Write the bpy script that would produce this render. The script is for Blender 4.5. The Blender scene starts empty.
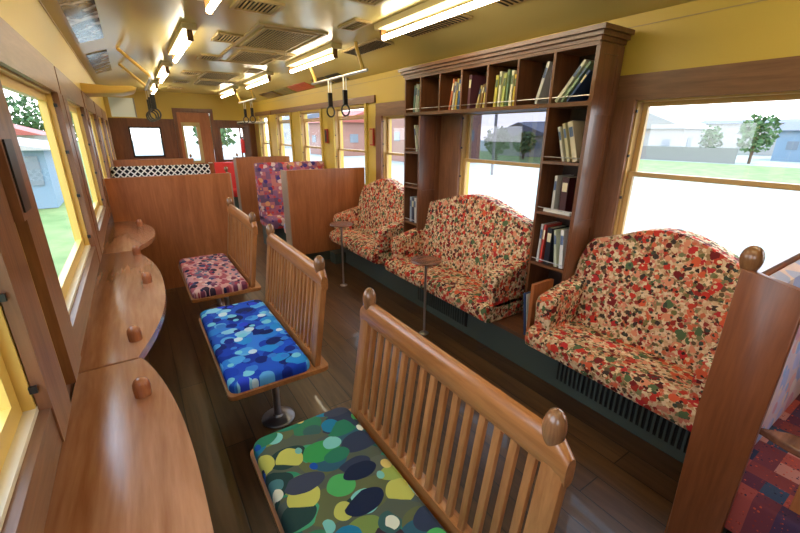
import bpy, bmesh, math, random
from mathutils import Vector, Matrix
random.seed(7)
PI = math.pi
C = bpy.context.scene.collection
S = bpy.context.scene

# ---------------------------------------------------------------- camera
CAMP = (390.7, 33.58, 18.76, 0.44)
f, yaw, pit, roll = CAMP[0], *[math.radians(a) for a in CAMP[1:]]
F = Vector((math.sin(yaw)*math.cos(pit), math.cos(yaw)*math.cos(pit), -math.sin(pit)))
R0 = Vector((math.cos(yaw), -math.sin(yaw), 0)); U0 = R0.cross(F)
Rr = R0*math.cos(roll)+U0*math.sin(roll); Ur = U0*math.cos(roll)-R0*math.sin(roll)
cd = bpy.data.cameras.new('camera'); cam = bpy.data.objects.new('camera', cd); C.objects.link(cam)
M = Matrix.Identity(4)
for i in range(3):
    M[i][0] = Rr[i]; M[i][1] = Ur[i]; M[i][2] = -F[i]
M[0][3], M[1][3], M[2][3] = 0, 0, 1.6
cam.matrix_world = M
cd.sensor_width = 36; cd.lens = 36*f/800; cd.clip_start = 0.02; cd.clip_end = 400
S.camera = cam

# ---------------------------------------------------------------- world, light, exposure
S.view_settings.view_transform = 'Standard'; S.view_settings.look = 'None'
S.view_settings.gamma = 1; S.view_settings.use_curve_mapping = False
S.view_settings.exposure = 0.4
w = bpy.data.worlds.new('sky'); S.world = w; w.use_nodes = True
nt = w.node_tree; nt.nodes.clear()
wo = nt.nodes.new('ShaderNodeOutputWorld'); bg = nt.nodes.new('ShaderNodeBackground')
tc = nt.nodes.new('ShaderNodeTexCoord'); sx = nt.nodes.new('ShaderNodeSeparateXYZ')
rp = nt.nodes.new('ShaderNodeValToRGB')
rp.color_ramp.elements[0].position = 0.0; rp.color_ramp.elements[0].color = (0.95, 0.97, 1.0, 1)
rp.color_ramp.elements[1].position = 0.6; rp.color_ramp.elements[1].color = (0.55, 0.75, 1.0, 1)
nt.links.new(tc.outputs['Generated'], sx.inputs[0]); nt.links.new(sx.outputs['Z'], rp.inputs[0])
nt.links.new(rp.outputs[0], bg.inputs[0]); bg.inputs[1].default_value = 4.0
nt.links.new(bg.outputs[0], wo.inputs[0])
sd = bpy.data.lights.new('sun', 'SUN'); sd.energy = 2.0; sd.angle = math.radians(8); sd.color = (1, .95, .86)
sun = bpy.data.objects.new('sun', sd); C.objects.link(sun)
sun.rotation_euler = Vector((-0.35, 0.35, -1)).to_track_quat('-Z', 'Y').to_euler()

TUBE_POWER = 19.0

# ---------------------------------------------------------------- materials
def mat(name):
    m = bpy.data.materials.new(name); m.use_nodes = True
    n = m.node_tree; b = n.nodes['Principled BSDF']
    return m, n, b
def rgb(r, g, b):      # sRGB 0-255 to linear
    def c(v):
        v /= 255
        return v/12.92 if v <= .04045 else ((v+.055)/1.055)**2.4
    return (c(r), c(g), c(b), 1)
def flat(name, col, rough=.6, metal=0, spec=.5):
    m, n, b = mat(name)
    b.inputs['Base Color'].default_value = rgb(*col); b.inputs['Roughness'].default_value = rough
    b.inputs['Metallic'].default_value = metal; b.inputs['Specular IOR Level'].default_value = spec
    return m
def node(n, t, **k):
    x = n.nodes.new(t)
    for a, v in k.items(): setattr(x, a, v)
    return x
def coords(n, scale=(1, 1, 1), rot=(0, 0, 0), loc=(0, 0, 0)):
    t = node(n, 'ShaderNodeTexCoord'); mp = node(n, 'ShaderNodeMapping')
    mp.inputs['Scale'].default_value = scale; mp.inputs['Rotation'].default_value = rot; mp.inputs['Location'].default_value = loc
    n.links.new(t.outputs['Object'], mp.inputs[0]); return mp.outputs[0]
def ramp(n, src, stops, interp='LINEAR'):
    r = node(n, 'ShaderNodeValToRGB'); e = r.color_ramp.elements; r.color_ramp.interpolation = interp
    e[0].position, e[0].color = stops[0][0], rgb(*stops[0][1]); e[1].position, e[1].color = stops[1][0], rgb(*stops[1][1])
    for p, c in stops[2:]:
        x = e.new(p); x.color = rgb(*c)
    n.links.new(src, r.inputs[0]); return r.outputs[0]
def mixc(n, fac, a, b, mode='MIX'):
    x = node(n, 'ShaderNodeMix', data_type='RGBA', blend_type=mode)
    if isinstance(fac, (int, float)): x.inputs[0].default_value = fac
    else: n.links.new(fac, x.inputs[0])
    for i, v in ((6, a), (7, b)):
        if isinstance(v, tuple): x.inputs[i].default_value = v
        else: n.links.new(v, x.inputs[i])
    return x.outputs[2]
def math_(n, op, a, b=None):
    x = node(n, 'ShaderNodeMath', operation=op)
    for i, v in enumerate((a, b)):
        if v is None: continue
        if isinstance(v, (int, float)): x.inputs[i].default_value = v
        else: n.links.new(v, x.inputs[i])
    return x.outputs[0]
def wood(name, dark, light, axis='Y', rough=.35, scale=1.0, coat=.15):
    m, n, b = mat(name)
    sc = {'X': (1.2, 14, 14), 'Y': (14, 1.2, 14), 'Z': (14, 14, 1.2)}[axis]
    co = coords(n, tuple(s*scale for s in sc))
    ns = node(n, 'ShaderNodeTexNoise'); ns.inputs['Scale'].default_value = 1.0; ns.inputs['Detail'].default_value = 6
    ns.inputs['Distortion'].default_value = 1.2; ns.inputs['Roughness'].default_value = .62
    n.links.new(co, ns.inputs[0])
    fine = coords(n, tuple(s*scale*6 for s in sc)); nf = node(n, 'ShaderNodeTexNoise'); nf.inputs['Scale'].default_value = 1.0
    nf.inputs['Detail'].default_value = 3; n.links.new(fine, nf.inputs[0])
    mx = math_(n, 'ADD', math_(n, 'MULTIPLY', ns.outputs[0], .7), math_(n, 'MULTIPLY', nf.outputs[0], .3))
    col = ramp(n, mx, [(.32, dark), (.66, light)])
    n.links.new(col, b.inputs['Base Color'])
    b.inputs['Roughness'].default_value = rough; b.inputs['Coat Weight'].default_value = coat; b.inputs['Coat Roughness'].default_value = .2
    bp = node(n, 'ShaderNodeBump'); bp.inputs['Strength'].default_value = .06; bp.inputs['Distance'].default_value = .01
    n.links.new(nf.outputs[0], bp.inputs['Height']); n.links.new(bp.outputs[0], b.inputs['Normal'])
    return m
def weave(n, b, amount=.25, scale=700):
    ns = node(n, 'ShaderNodeTexNoise'); ns.inputs['Scale'].default_value = scale; n.links.new(coords(n), ns.inputs[0])
    bp = node(n, 'ShaderNodeBump'); bp.inputs['Strength'].default_value = amount; bp.inputs['Distance'].default_value = .002
    n.links.new(ns.outputs[0], bp.inputs['Height']); n.links.new(bp.outputs[0], b.inputs['Normal'])
    b.inputs['Roughness'].default_value = .85; b.inputs['Specular IOR Level'].default_value = .2
def blobs(n, base, layers, flat_=(1, 1, .25), wob=.8, amp=.28, dim='2D', rnd=.7):
    """layered discs: each layer = (scale, radius, stretch, rotation, offset, colour stops, density)"""
    col = base
    for (sc, rad, st, rot, off, stops, dens) in layers:
        co = coords(n, (sc*st, sc, sc*flat_[2] if flat_ else sc), (0, 0, rot), (off, off*1.7, off*.3))
        ns = node(n, 'ShaderNodeTexNoise'); ns.inputs['Scale'].default_value = wob; n.links.new(co, ns.inputs[0])
        add = node(n, 'ShaderNodeVectorMath', operation='MULTIPLY_ADD')
        n.links.new(ns.outputs['Color'], add.inputs[0]); add.inputs[1].default_value = (amp, amp, amp); n.links.new(co, add.inputs[2])
        v = node(n, 'ShaderNodeTexVoronoi', voronoi_dimensions=dim); v.inputs['Scale'].default_value = 1.0; v.inputs['Randomness'].default_value = rnd
        n.links.new(add.outputs[0], v.inputs['Vector'])
        sp = node(n, 'ShaderNodeSeparateColor'); n.links.new(v.outputs['Color'], sp.inputs[0])
        inside = math_(n, 'LESS_THAN', v.outputs['Distance'], math_(n, 'MULTIPLY', math_(n, 'ADD', math_(n, 'MULTIPLY', sp.outputs[2], .6), .7), rad))
        on = math_(n, 'MULTIPLY', inside, math_(n, 'LESS_THAN', sp.outputs[1], dens))
        c = ramp(n, sp.outputs[0], stops, 'CONSTANT')
        col = mixc(n, on, col, c)
    return col
def stops(*cs): return [(i/len(cs), c) for i, c in enumerate(cs)]
def floral(name):
    m, n, b = mat(name)
    co = coords(n)
    v = node(n, 'ShaderNodeTexVoronoi'); v.inputs['Scale'].default_value = 62; n.links.new(co, v.inputs['Vector'])
    sp = node(n, 'ShaderNodeSeparateColor'); n.links.new(v.outputs['Color'], sp.inputs[0])
    base = ramp(n, sp.outputs[0], stops((226, 198, 164), (204, 168, 130), (232, 208, 176), (160, 128, 92), (218, 184, 146), (212, 134, 112)), 'CONSTANT')
    col = blobs(n, base, [
        (36, .46, 1.2, .5, 3.1, stops((118, 112, 70), (150, 60, 52), (104, 84, 62), (205, 110, 78), (126, 126, 88)), .7),
        (28, .46, 1.0, 1.1, 7.7, stops((196, 66, 50), (100, 36, 36), (218, 108, 78), (160, 50, 44), (70, 58, 52)), .5),
        (20, .44, 1.0, 2.0, 1.3, stops((206, 60, 48), (222, 100, 66), (122, 38, 40), (196, 54, 56), (88, 110, 76), (225, 150, 118)), .55),
        (40, .38, 1.4, .2, 5.3, stops((235, 215, 175), (70, 80, 70), (225, 195, 155), (58, 42, 38)), .5)], None, 2.2, .6, '3D', .9)
    n.links.new(col, b.inputs['Base Color']); weave(n, b); return m
def discs(name, base, layers, *a):
    m, n, b = mat(name)
    col = blobs(n, rgb(*base), layers, *a); n.links.new(col, b.inputs['Base Color']); weave(n, b); return m
def squares(name, sc, cols, accent=None, axes='XY'):
    m, n, b = mat(name)
    t = node(n, 'ShaderNodeTexCoord'); s = node(n, 'ShaderNodeSeparateXYZ'); n.links.new(t.outputs['Object'], s.inputs[0])
    cb = node(n, 'ShaderNodeCombineXYZ')
    for i, a in enumerate(axes):
        n.links.new(math_(n, 'FLOOR', math_(n, 'MULTIPLY', s.outputs[a], sc*(1 if i == 0 else 1.25))), cb.inputs[i])
    wn = node(n, 'ShaderNodeTexWhiteNoise'); n.links.new(cb.outputs[0], wn.inputs[0])
    col = ramp(n, wn.outputs[0], stops(*cols), 'CONSTANT')
    if accent:
        v = node(n, 'ShaderNodeTexVoronoi'); v.inputs['Scale'].default_value = accent[0]; n.links.new(t.outputs['Object'], v.inputs['Vector'])
        sp = node(n, 'ShaderNodeSeparateColor'); n.links.new(v.outputs['Color'], sp.inputs[0])
        on = math_(n, 'LESS_THAN', v.outputs['Distance'], math_(n, 'MULTIPLY', sp.outputs[1], accent[1]))
        col = mixc(n, on, col, ramp(n, sp.outputs[0], stops(*accent[2]), 'CONSTANT'))
    n.links.new(col, b.inputs['Base Color']); weave(n, b); return m

W_PANEL = wood('wood_partition', (150, 86, 46), (190, 118, 70), 'Z', .38)
W_COUNTER = wood('wood_counter', (150, 94, 62), (196, 140, 104), 'Y', .24, .8, 1.0)
W_BENCH = wood('wood_bench', (144, 86, 42), (190, 126, 72), 'Y', .3, 1.2, .4)
W_BENCHV = wood('wood_bench_slats', (148, 90, 46), (196, 134, 80), 'Z', .34, 1.2, .3)
W_CASE = wood('wood_bookcase', (88, 50, 30), (128, 80, 50), 'Z', .3, 1, .45)
W_CASEH = wood('wood_bookcase_shelf', (86, 54, 34), (130, 86, 56), 'Y', .35)
W_TRIM = wood('wood_window_trim', (98, 62, 42), (140, 98, 70), 'Y', .4)
W_TRIMV = wood('wood_window_trim_upright', (104, 64, 40), (146, 98, 66), 'Z', .4)
W_KNOB = wood('wood_knob', (112, 74, 46), (160, 112, 74), 'Z', .2, 2, .6)
W_LOW = wood('wood_wainscot', (70, 42, 26), (104, 64, 40), 'Z', .5)
W_BACK = wood('wood_dark_back', (44, 26, 18), (66, 42, 30), 'Z', .5)
W_TABLE = wood('wood_round_top', (100, 62, 44), (150, 100, 78), 'X', .22, 1, .5)
M_YEL = flat('yellow_wall_paint', (202, 172, 76), .42)
M_FRAME = flat('gold_window_frame', (226, 188, 96), .35)
M_RAIL = flat('tan_gold_sash', (196, 158, 96), .35)
M_CEIL = flat('cream_ceiling_varnish', (204, 186, 122), .22, 0, .6)
M_SILL = flat('pale_sill', (226, 214, 188), .35)
M_KICK = flat('dark_green_plinth', (78, 90, 84), .45)
M_BLACK = flat('black_plastic', (22, 22, 24), .4)
M_DARK = flat('dark_vent', (40, 32, 22), .7)
M_GRILL = flat('tan_grille', (176, 150, 98), .5)
M_CHROME = flat('chrome', (214, 216, 222), .28, 1)
M_STEEL = flat('brushed_steel', (150, 150, 155), .35, 1)
M_WHITE = flat('white_plastic', (235, 232, 220), .5)
M_RED = flat('red_vinyl', (215, 42, 38), .5)
M_SIGNR = flat('red_frame', (170, 50, 34), .5)
M_IRON = flat('grey_strap_ring', (70, 66, 60), .35)
M_PANELEDGE = flat('grey_brown_edge', (168, 146, 128), .35)
M_FLORAL = floral('floral_upholstery')
M_GREEN = discs('green_disc_fabric', (88, 96, 80), [
    (7.5, .47, 1.0, .3, 1.1, stops((56, 124, 88), (40, 96, 90), (100, 106, 70), (48, 138, 104), (80, 92, 88)), .95),
    (8.2, .46, .8, .9, 4.6, stops((124, 146, 74), (52, 96, 112), (38, 72, 66), (70, 160, 116), (96, 102, 88)), .75),
    (9, .44, .7, 2.1, 7.3, stops((52, 62, 84), (190, 164, 100), (60, 158, 84), (38, 66, 64), (108, 188, 160), (64, 50, 58)), .6),
    (10, .44, 1.0, .1, 2.9, stops((126, 200, 190), (34, 122, 156), (196, 196, 96), (60, 98, 94), (82, 176, 96)), .5),
    (11, .40, .6, 2.6, 12.4, stops((46, 124, 94), (64, 70, 88), (156, 174, 84), (30, 40, 66), (78, 128, 134)), .45),
    (16, .36, 1.3, 1.3, 9.1, stops((226, 228, 206), (28, 84, 170), (220, 196, 110), (120, 190, 180)), .14)])
M_BLUE = discs('blue_disc_fabric', (38, 90, 204), [
    (8.5, .47, 1.0, .4, 2.1, stops((34, 76, 196), (30, 104, 220), (26, 58, 160), (60, 132, 230)), .85),
    (10.5, .46, 1.0, 1.2, 5.2, stops((100, 178, 238), (28, 68, 186), (48, 134, 226), (22, 40, 116)), .75),
    (11.5, .44, .8, .7, 8.4, stops((144, 210, 242), (32, 86, 212), (20, 36, 100), (80, 166, 238), (44, 146, 224)), .6),
    (16, .40, 1.0, 2.2, 3.3, stops((206, 232, 246), (50, 76, 218), (124, 208, 236), (24, 44, 138), (60, 130, 220)), .45)])
M_PINK = discs('pink_oval_fabric', (208, 150, 152), [
    (10, .50, 1.5, .9, 1.9, stops((204, 138, 134), (176, 92, 100), (140, 90, 110), (216, 160, 150)), .9),
    (13, .44, 1.6, .6, 6.2, stops((70, 70, 110), (210, 120, 120), (120, 60, 84), (60, 44, 60), (214, 170, 160)), .65),
    (18, .40, 1.7, 1.1, 3.7, stops((40, 44, 76), (226, 190, 178), (170, 70, 84), (96, 110, 130)), .45)])
M_PURPLE = squares('purple_patch_fabric', 15, [(166, 92, 104), (134, 92, 118), (190, 112, 116), (110, 84, 108), (178, 100, 116), (146, 100, 130), (198, 122, 112)],
                   (16, .7, [(226, 160, 110), (80, 60, 120), (220, 190, 180), (200, 70, 70)]), 'XZ')
M_PATCH = squares('red_navy_patch_fabric', 13, [(124, 62, 72), (48, 56, 82), (176, 84, 76), (84, 60, 88), (200, 134, 124), (62, 76, 100), (140, 66, 66), (98, 50, 68)],
                  (90, .38, [(150, 60, 56), (44, 48, 72), (214, 90, 64)]), 'XY')
M_PINKBACK = discs('pale_pink_blue_fabric', (238, 214, 222), [
    (8, .55, 1.0, .3, 1.1, stops((190, 196, 236), (244, 190, 186), (226, 214, 240), (244, 204, 212)), .9),
    (12, .48, 1.0, .9, 4.6, stops((176, 196, 236), (246, 222, 216), (232, 176, 190), (214, 208, 242)), .7)], None, .8, .3, '3D')
def lattice():
    m, n, b = mat('black_white_lattice_fabric')
    t = node(n, 'ShaderNodeTexCoord'); s = node(n, 'ShaderNodeSeparateXYZ'); n.links.new(t.outputs['Object'], s.inputs[0])
    out = []
    for sg in ('ADD', 'SUBTRACT'):
        a = math_(n, sg, s.outputs['X'], s.outputs['Z'])
        out.append(math_(n, 'LESS_THAN', math_(n, 'FRACT', math_(n, 'ABSOLUTE', math_(n, 'MULTIPLY', math_(n, 'ADD', a, 10), 14))), .27))
    on = math_(n, 'MAXIMUM', out[0], out[1])
    n.links.new(mixc(n, on, rgb(22, 20, 24), rgb(225, 222, 214)), b.inputs['Base Color']); weave(n, b); return m
M_LATTICE = lattice()
def floor_mat():
    m, n, b = mat('dark_plank_floor')
    co = coords(n, (1, 1, 1), (0, 0, PI/2))
    br = node(n, 'ShaderNodeTexBrick'); n.links.new(co, br.inputs[0])
    br.inputs['Scale'].default_value = 1; br.inputs['Brick Width'].default_value = 1.9; br.inputs['Row Height'].default_value = .15
    br.inputs['Mortar Size'].default_value = .0035; br.inputs['Mortar Smooth'].default_value = .3; br.offset = .37
    br.inputs['Color1'].default_value = rgb(80, 56, 36); br.inputs['Color2'].default_value = rgb(108, 78, 50); br.inputs['Mortar'].default_value = rgb(34, 22, 14)
    ns = node(n, 'ShaderNodeTexNoise'); ns.inputs['Scale'].default_value = 1; ns.inputs['Detail'].default_value = 6; ns.inputs['Distortion'].default_value = .8
    n.links.new(coords(n, (22, 2, 2)), ns.inputs[0])
    g = ramp(n, ns.outputs[0], [(.3, (150, 140, 130)), (.7, (255, 255, 255))])
    n.links.new(mixc(n, .8, br.outputs[0], g, 'MULTIPLY'), b.inputs['Base Color'])
    b.inputs['Roughness'].default_value = .33; b.inputs['Coat Weight'].default_value = .15
    bp = node(n, 'ShaderNodeBump'); bp.inputs['Strength'].default_value = .4; bp.inputs['Distance'].default_value = .002; bp.invert = True
    n.links.new(br.outputs['Fac'], bp.inputs['Height']); n.links.new(bp.outputs[0], b.inputs['Normal'])
    return m
M_FLOOR = floor_mat()
def glass(name, tint=(1, 1, 1, 1), gl=.05):
    m = bpy.data.materials.new(name); m.use_nodes = True; n = m.node_tree; n.nodes.clear()
    o = node(n, 'ShaderNodeOutputMaterial'); t = node(n, 'ShaderNodeBsdfTransparent'); g = node(n, 'ShaderNodeBsdfGlossy'); mx = node(n, 'ShaderNodeMixShader')
    t.inputs[0].default_value = tint; g.inputs['Roughness'].default_value = .02; mx.inputs[0].default_value = gl
    n.links.new(t.outputs[0], mx.inputs[1]); n.links.new(g.outputs[0], mx.inputs[2]); n.links.new(mx.outputs[0], o.inputs[0]); return m
M_GLASS = glass('window_glass'); M_TINT = glass('grey_tinted_screen', (.46, .46, .50, 1), .08)
def emit(name, col, st):
    m, n, b = mat(name); b.inputs['Base Color'].default_value = rgb(*col)
    b.inputs['Emission Color'].default_value = rgb(*col); b.inputs['Emission Strength'].default_value = st; return m
M_TUBE = emit('warm_fluorescent_tube', (255, 242, 214), TUBE_POWER)
def noisy(name, c1, c2, sc, rough=.9, c3=None):
    m, n, b = mat(name); ns = node(n, 'ShaderNodeTexNoise'); ns.inputs['Scale'].default_value = sc; ns.inputs['Detail'].default_value = 5
    n.links.new(coords(n), ns.inputs[0])
    st = [(.35, c1), (.65, c2)]
    if c3: st = [(.3, c1), (.5, c2), (.62, c3)]
    n.links.new(ramp(n, ns.outputs[0], st), b.inputs['Base Color']); b.inputs['Roughness'].default_value = rough; return m
M_GRASS = noisy('verge_grass', (92, 118, 62), (124, 138, 84), 1.2)
M_FIELD = noisy('pale_paddy', (138, 146, 142), (156, 160, 152), .6)
M_LEAF = noisy('tree_leaves', (52, 84, 50), (96, 122, 74), 3)
M_POSTBW = noisy('black_white_poster', (14, 14, 16), (120, 116, 108), 7, .12, (225, 222, 214))
M_POSTR = noisy('red_poster', (190, 40, 36), (214, 70, 60), 9, .3)
M_POSTD = noisy('dark_poster', (50, 34, 26), (110, 70, 50), 9, .3)
M_POSTG = noisy('green_poster', (120, 130, 90), (180, 160, 110), 9, .3)
M_ROOFR = flat('red_roof', (150, 74, 62)); M_ROOFG = flat('grey_roof', (96, 98, 108)); M_HWHITE = flat('white_house_wall', (156, 152, 146))
M_HPINK = flat('pink_house_wall', (146, 104, 90)); M_HBLUE = flat('pale_blue_wall', (116, 136, 152)); M_BARK = flat('bark', (90, 70, 52))
M_CONC = flat('concrete_wall', (124, 118, 116))

# ---------------------------------------------------------------- mesh helpers
class MB:
    def __init__(s): s.bm = bmesh.new()
    def _bev(s, geom_verts, bev, seg=2):
        if bev <= 0: return
        vs = set(geom_verts)
        es = [e for e in s.bm.edges if e.verts[0] in vs and e.verts[1] in vs and len(e.link_faces) == 2 and e.calc_face_angle(0) > .6]
        bmesh.ops.bevel(s.bm, geom=es, offset=bev, segments=seg, affect='EDGES', profile=.6, clamp_overlap=True)
    def box(s, a, b, bev=0, seg=2, M=None):
        x0, x1 = sorted((a[0], b[0])); y0, y1 = sorted((a[1], b[1])); z0, z1 = sorted((a[2], b[2]))
        vs = [s.bm.verts.new(v) for v in ((x0,y0,z0),(x1,y0,z0),(x1,y1,z0),(x0,y1,z0),(x0,y0,z1),(x1,y0,z1),(x1,y1,z1),(x0,y1,z1))]
        if M: 
            for v in vs: v.co = M @ v.co
        for q in ((3,2,1,0),(4,5,6,7),(0,1,5,4),(1,2,6,5),(2,3,7,6),(3,0,4,7)): s.bm.faces.new([vs[i] for i in q])
        s._bev(vs, bev, seg); return s
    def prism(s, pts, fn, h0, h1, bev=0, seg=2):
        """pts: 2D outline, fn(u, v, h) -> xyz"""
        a = [s.bm.verts.new(fn(u, v, h0)) for u, v in pts]; b = [s.bm.verts.new(fn(u, v, h1)) for u, v in pts]
        n = len(pts); f0 = s.bm.faces.new(a[::-1]); f1 = s.bm.faces.new(b)
        for i in range(n): s.bm.faces.new((a[i], a[(i+1) % n], b[(i+1) % n], b[i]))
        if bev > 0:
            es = [e for e in list(f0.edges)+list(f1.edges)]
            bmesh.ops.bevel(s.bm, geom=es, offset=bev, segments=seg, affect='EDGES', profile=.6, clamp_overlap=True)
        return s
    def lathe(s, prof, c=(0,0,0), n=20, M=None, sx=1, sy=1):
        rings = []
        for r, z in prof:
            if r < 1e-5: rings.append([s.bm.verts.new((c[0], c[1], c[2]+z))])
            else: rings.append([s.bm.verts.new((c[0]+sx*r*math.cos(2*PI*i/n), c[1]+sy*r*math.sin(2*PI*i/n), c[2]+z)) for i in range(n)])
        if M:
            for r in rings:
                for v in r: v.co = M @ v.co
        for p, q in zip(rings, rings[1:]):
            for i in range(n):
                j = (i+1) % n
                if len(p) == 1 and len(q) == 1: continue
                if len(p) == 1: s.bm.faces.new((p[0], q[j], q[i]))
                elif len(q) == 1: s.bm.faces.new((p[i], p[j], q[0]))
                else: s.bm.faces.new((p[i], p[j], q[j], q[i]))
        if len(rings[0]) > 1: s.bm.faces.new(rings[0][::-1])
        if len(rings[-1]) > 1: s.bm.faces.new(rings[-1])
        return s
    def tube(s, pts, r, n=10, closed=False):
        pts = [Vector(p) for p in pts]; rings = []; N = len(pts); up = None
        for i, p in enumerate(pts):
            if closed: t = pts[(i+1) % N]-pts[i-1]
            else: t = pts[min(i+1, N-1)]-pts[max(i-1, 0)]
            t.normalize()
            if up is None: up = t.orthogonal().normalized()
            up = (up - t*up.dot(t)).normalized(); sd_ = t.cross(up)
            rings.append([s.bm.verts.new(p+(up*math.cos(2*PI*k/n)+sd_*math.sin(2*PI*k/n))*r) for k in range(n)])
        prs = list(zip(rings, rings[1:])) + ([(rings[-1], rings[0])] if closed else [])
        for a, b in prs:
            for k in range(n): s.bm.faces.new((a[k], a[(k+1) % n], b[(k+1) % n], b[k]))
        if not closed: s.bm.faces.new(rings[0][::-1]); s.bm.faces.new(rings[-1])
        return s
    def build(s, name, m, parent=None, smooth=True, **tags):
        bmesh.ops.recalc_face_normals(s.bm, faces=s.bm.faces)
        me = bpy.data.meshes.new(name); s.bm.to_mesh(me); s.bm.free()
        me.materials.append(m)
        if smooth:
            for p in me.polygons: p.use_smooth = True
            try: me.set_sharp_from_angle(angle=math.radians(38))
            except Exception: pass
        o = bpy.data.objects.new(name, me); C.objects.link(o)
        if parent: o.parent = parent
        for k, v in tags.items(): o[k] = v
        return o
def thing(name, label, cat, loc=(0,0,0), rz=0, group=None):
    o = bpy.data.objects.new(name, None); C.objects.link(o); o.location = loc; o.rotation_euler = (0,0,rz)
    o['label'] = label; o['category'] = cat
    if group: o['group'] = group
    o.empty_display_size = .1
    return o
def tag(o, label, cat, group=None):
    o['label'] = label; o['category'] = cat
    if group: o['group'] = group
    return o
def structure(name, loc=(0,0,0)):
    o = bpy.data.objects.new(name, None); C.objects.link(o); o.location = loc; o['kind'] = 'structure'; return o

# ---------------------------------------------------------------- carriage dimensions
XL, XR = -.255, 2.50           # faces of the window trim
WL, WR = -.275, 2.52           # wall faces
Y0, Y1 = -2.4, 10.0
ZC = 2.38
PY = 4.62                      # partitions
LW = [(-.55, .50), (.0, 1.06), (1.50, 2.66), (3.02, 4.12), (4.55, 5.62), (6.05, 7.15), (7.6, 8.7)]
LW[0] = (-1.60, -.48); LW[1] = (-.10, 1.06)
RW = [(-1.10, -.14), (.33, 1.30), (1.82, 2.80), (3.22, 4.18), (4.60, 5.52), (6.02, 6.90), (7.42, 8.28), (8.85, 9.55)]
LZ = (1.0, 1.78)
def rz_(i): return (.92, 1.795) if i < 4 else (.92, 1.93)

# floor
MB().box((WL-.12, Y0, -.06), (WR+.12, Y1+.1, 0)).build('floor', M_FLOOR, None, False, kind='structure')
# ceiling profile extruded along Y
prof = [(-.275, 2.265), (-.20, 2.29), (-.03, 2.345), (.15, 2.37), (.32, ZC), (1.93, ZC), (2.10, 2.37), (2.28, 2.335), (2.45, 2.275), (2.52, 2.25)]
out = prof + [(2.66, 2.25), (2.66, 2.52), (-.40, 2.52), (-.40, 2.265)]
MB().prism(out, lambda u, v, h: (u, h, v), Y0, Y1+.1).build('ceiling', M_CEIL, None, True, kind='structure')
# side walls
def wall(name, face, outer, wins, zf):
    up = MB(); last = Y0
    for i, (a, b) in enumerate(wins):
        z0, z1 = zf(i)
        up.box((face, last, .90), (outer, a, 2.27)); up.box((face, a, z1), (outer, b, 2.27)); up.box((face, a, .90), (outer, b, z0)); last = b
    up.box((face, last, .90), (outer, Y1, 2.27))
    o = up.build(name, M_YEL, None, False, kind='structure')
wall('wall_left', WL, -.335, LW, lambda i: LZ)
wall('wall_right', WR, 2.64, RW, rz_)
MB().box((-.31, Y0, 0), (-.39, Y1, .90)).build('wall_lower_left', W_LOW, None, False, kind='structure')
MB().box((2.54, Y0, 0), (2.64, Y1, .90)).build('wall_lower_right', W_LOW, None, False, kind='structure')
# seam battens along the wall tops
MB().box((WR-.004, Y0, 2.185), (WR+.001, Y1, 2.19)).build('trim_1', M_GRILL, None, False, kind='structure')
MB().box((WL-.001, Y0, 2.255), (WL+.006, Y1, 2.267), .002).build('trim_2', M_GRILL, None, False, kind='structure')
# unseen end wall behind the camera, added for reflections and bounce light
MB().box((-.39, Y0-.06, 0), (2.64, Y0, 2.5)).build('wall_near_bounce', W_PANEL, None, False, kind='structure')

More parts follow.
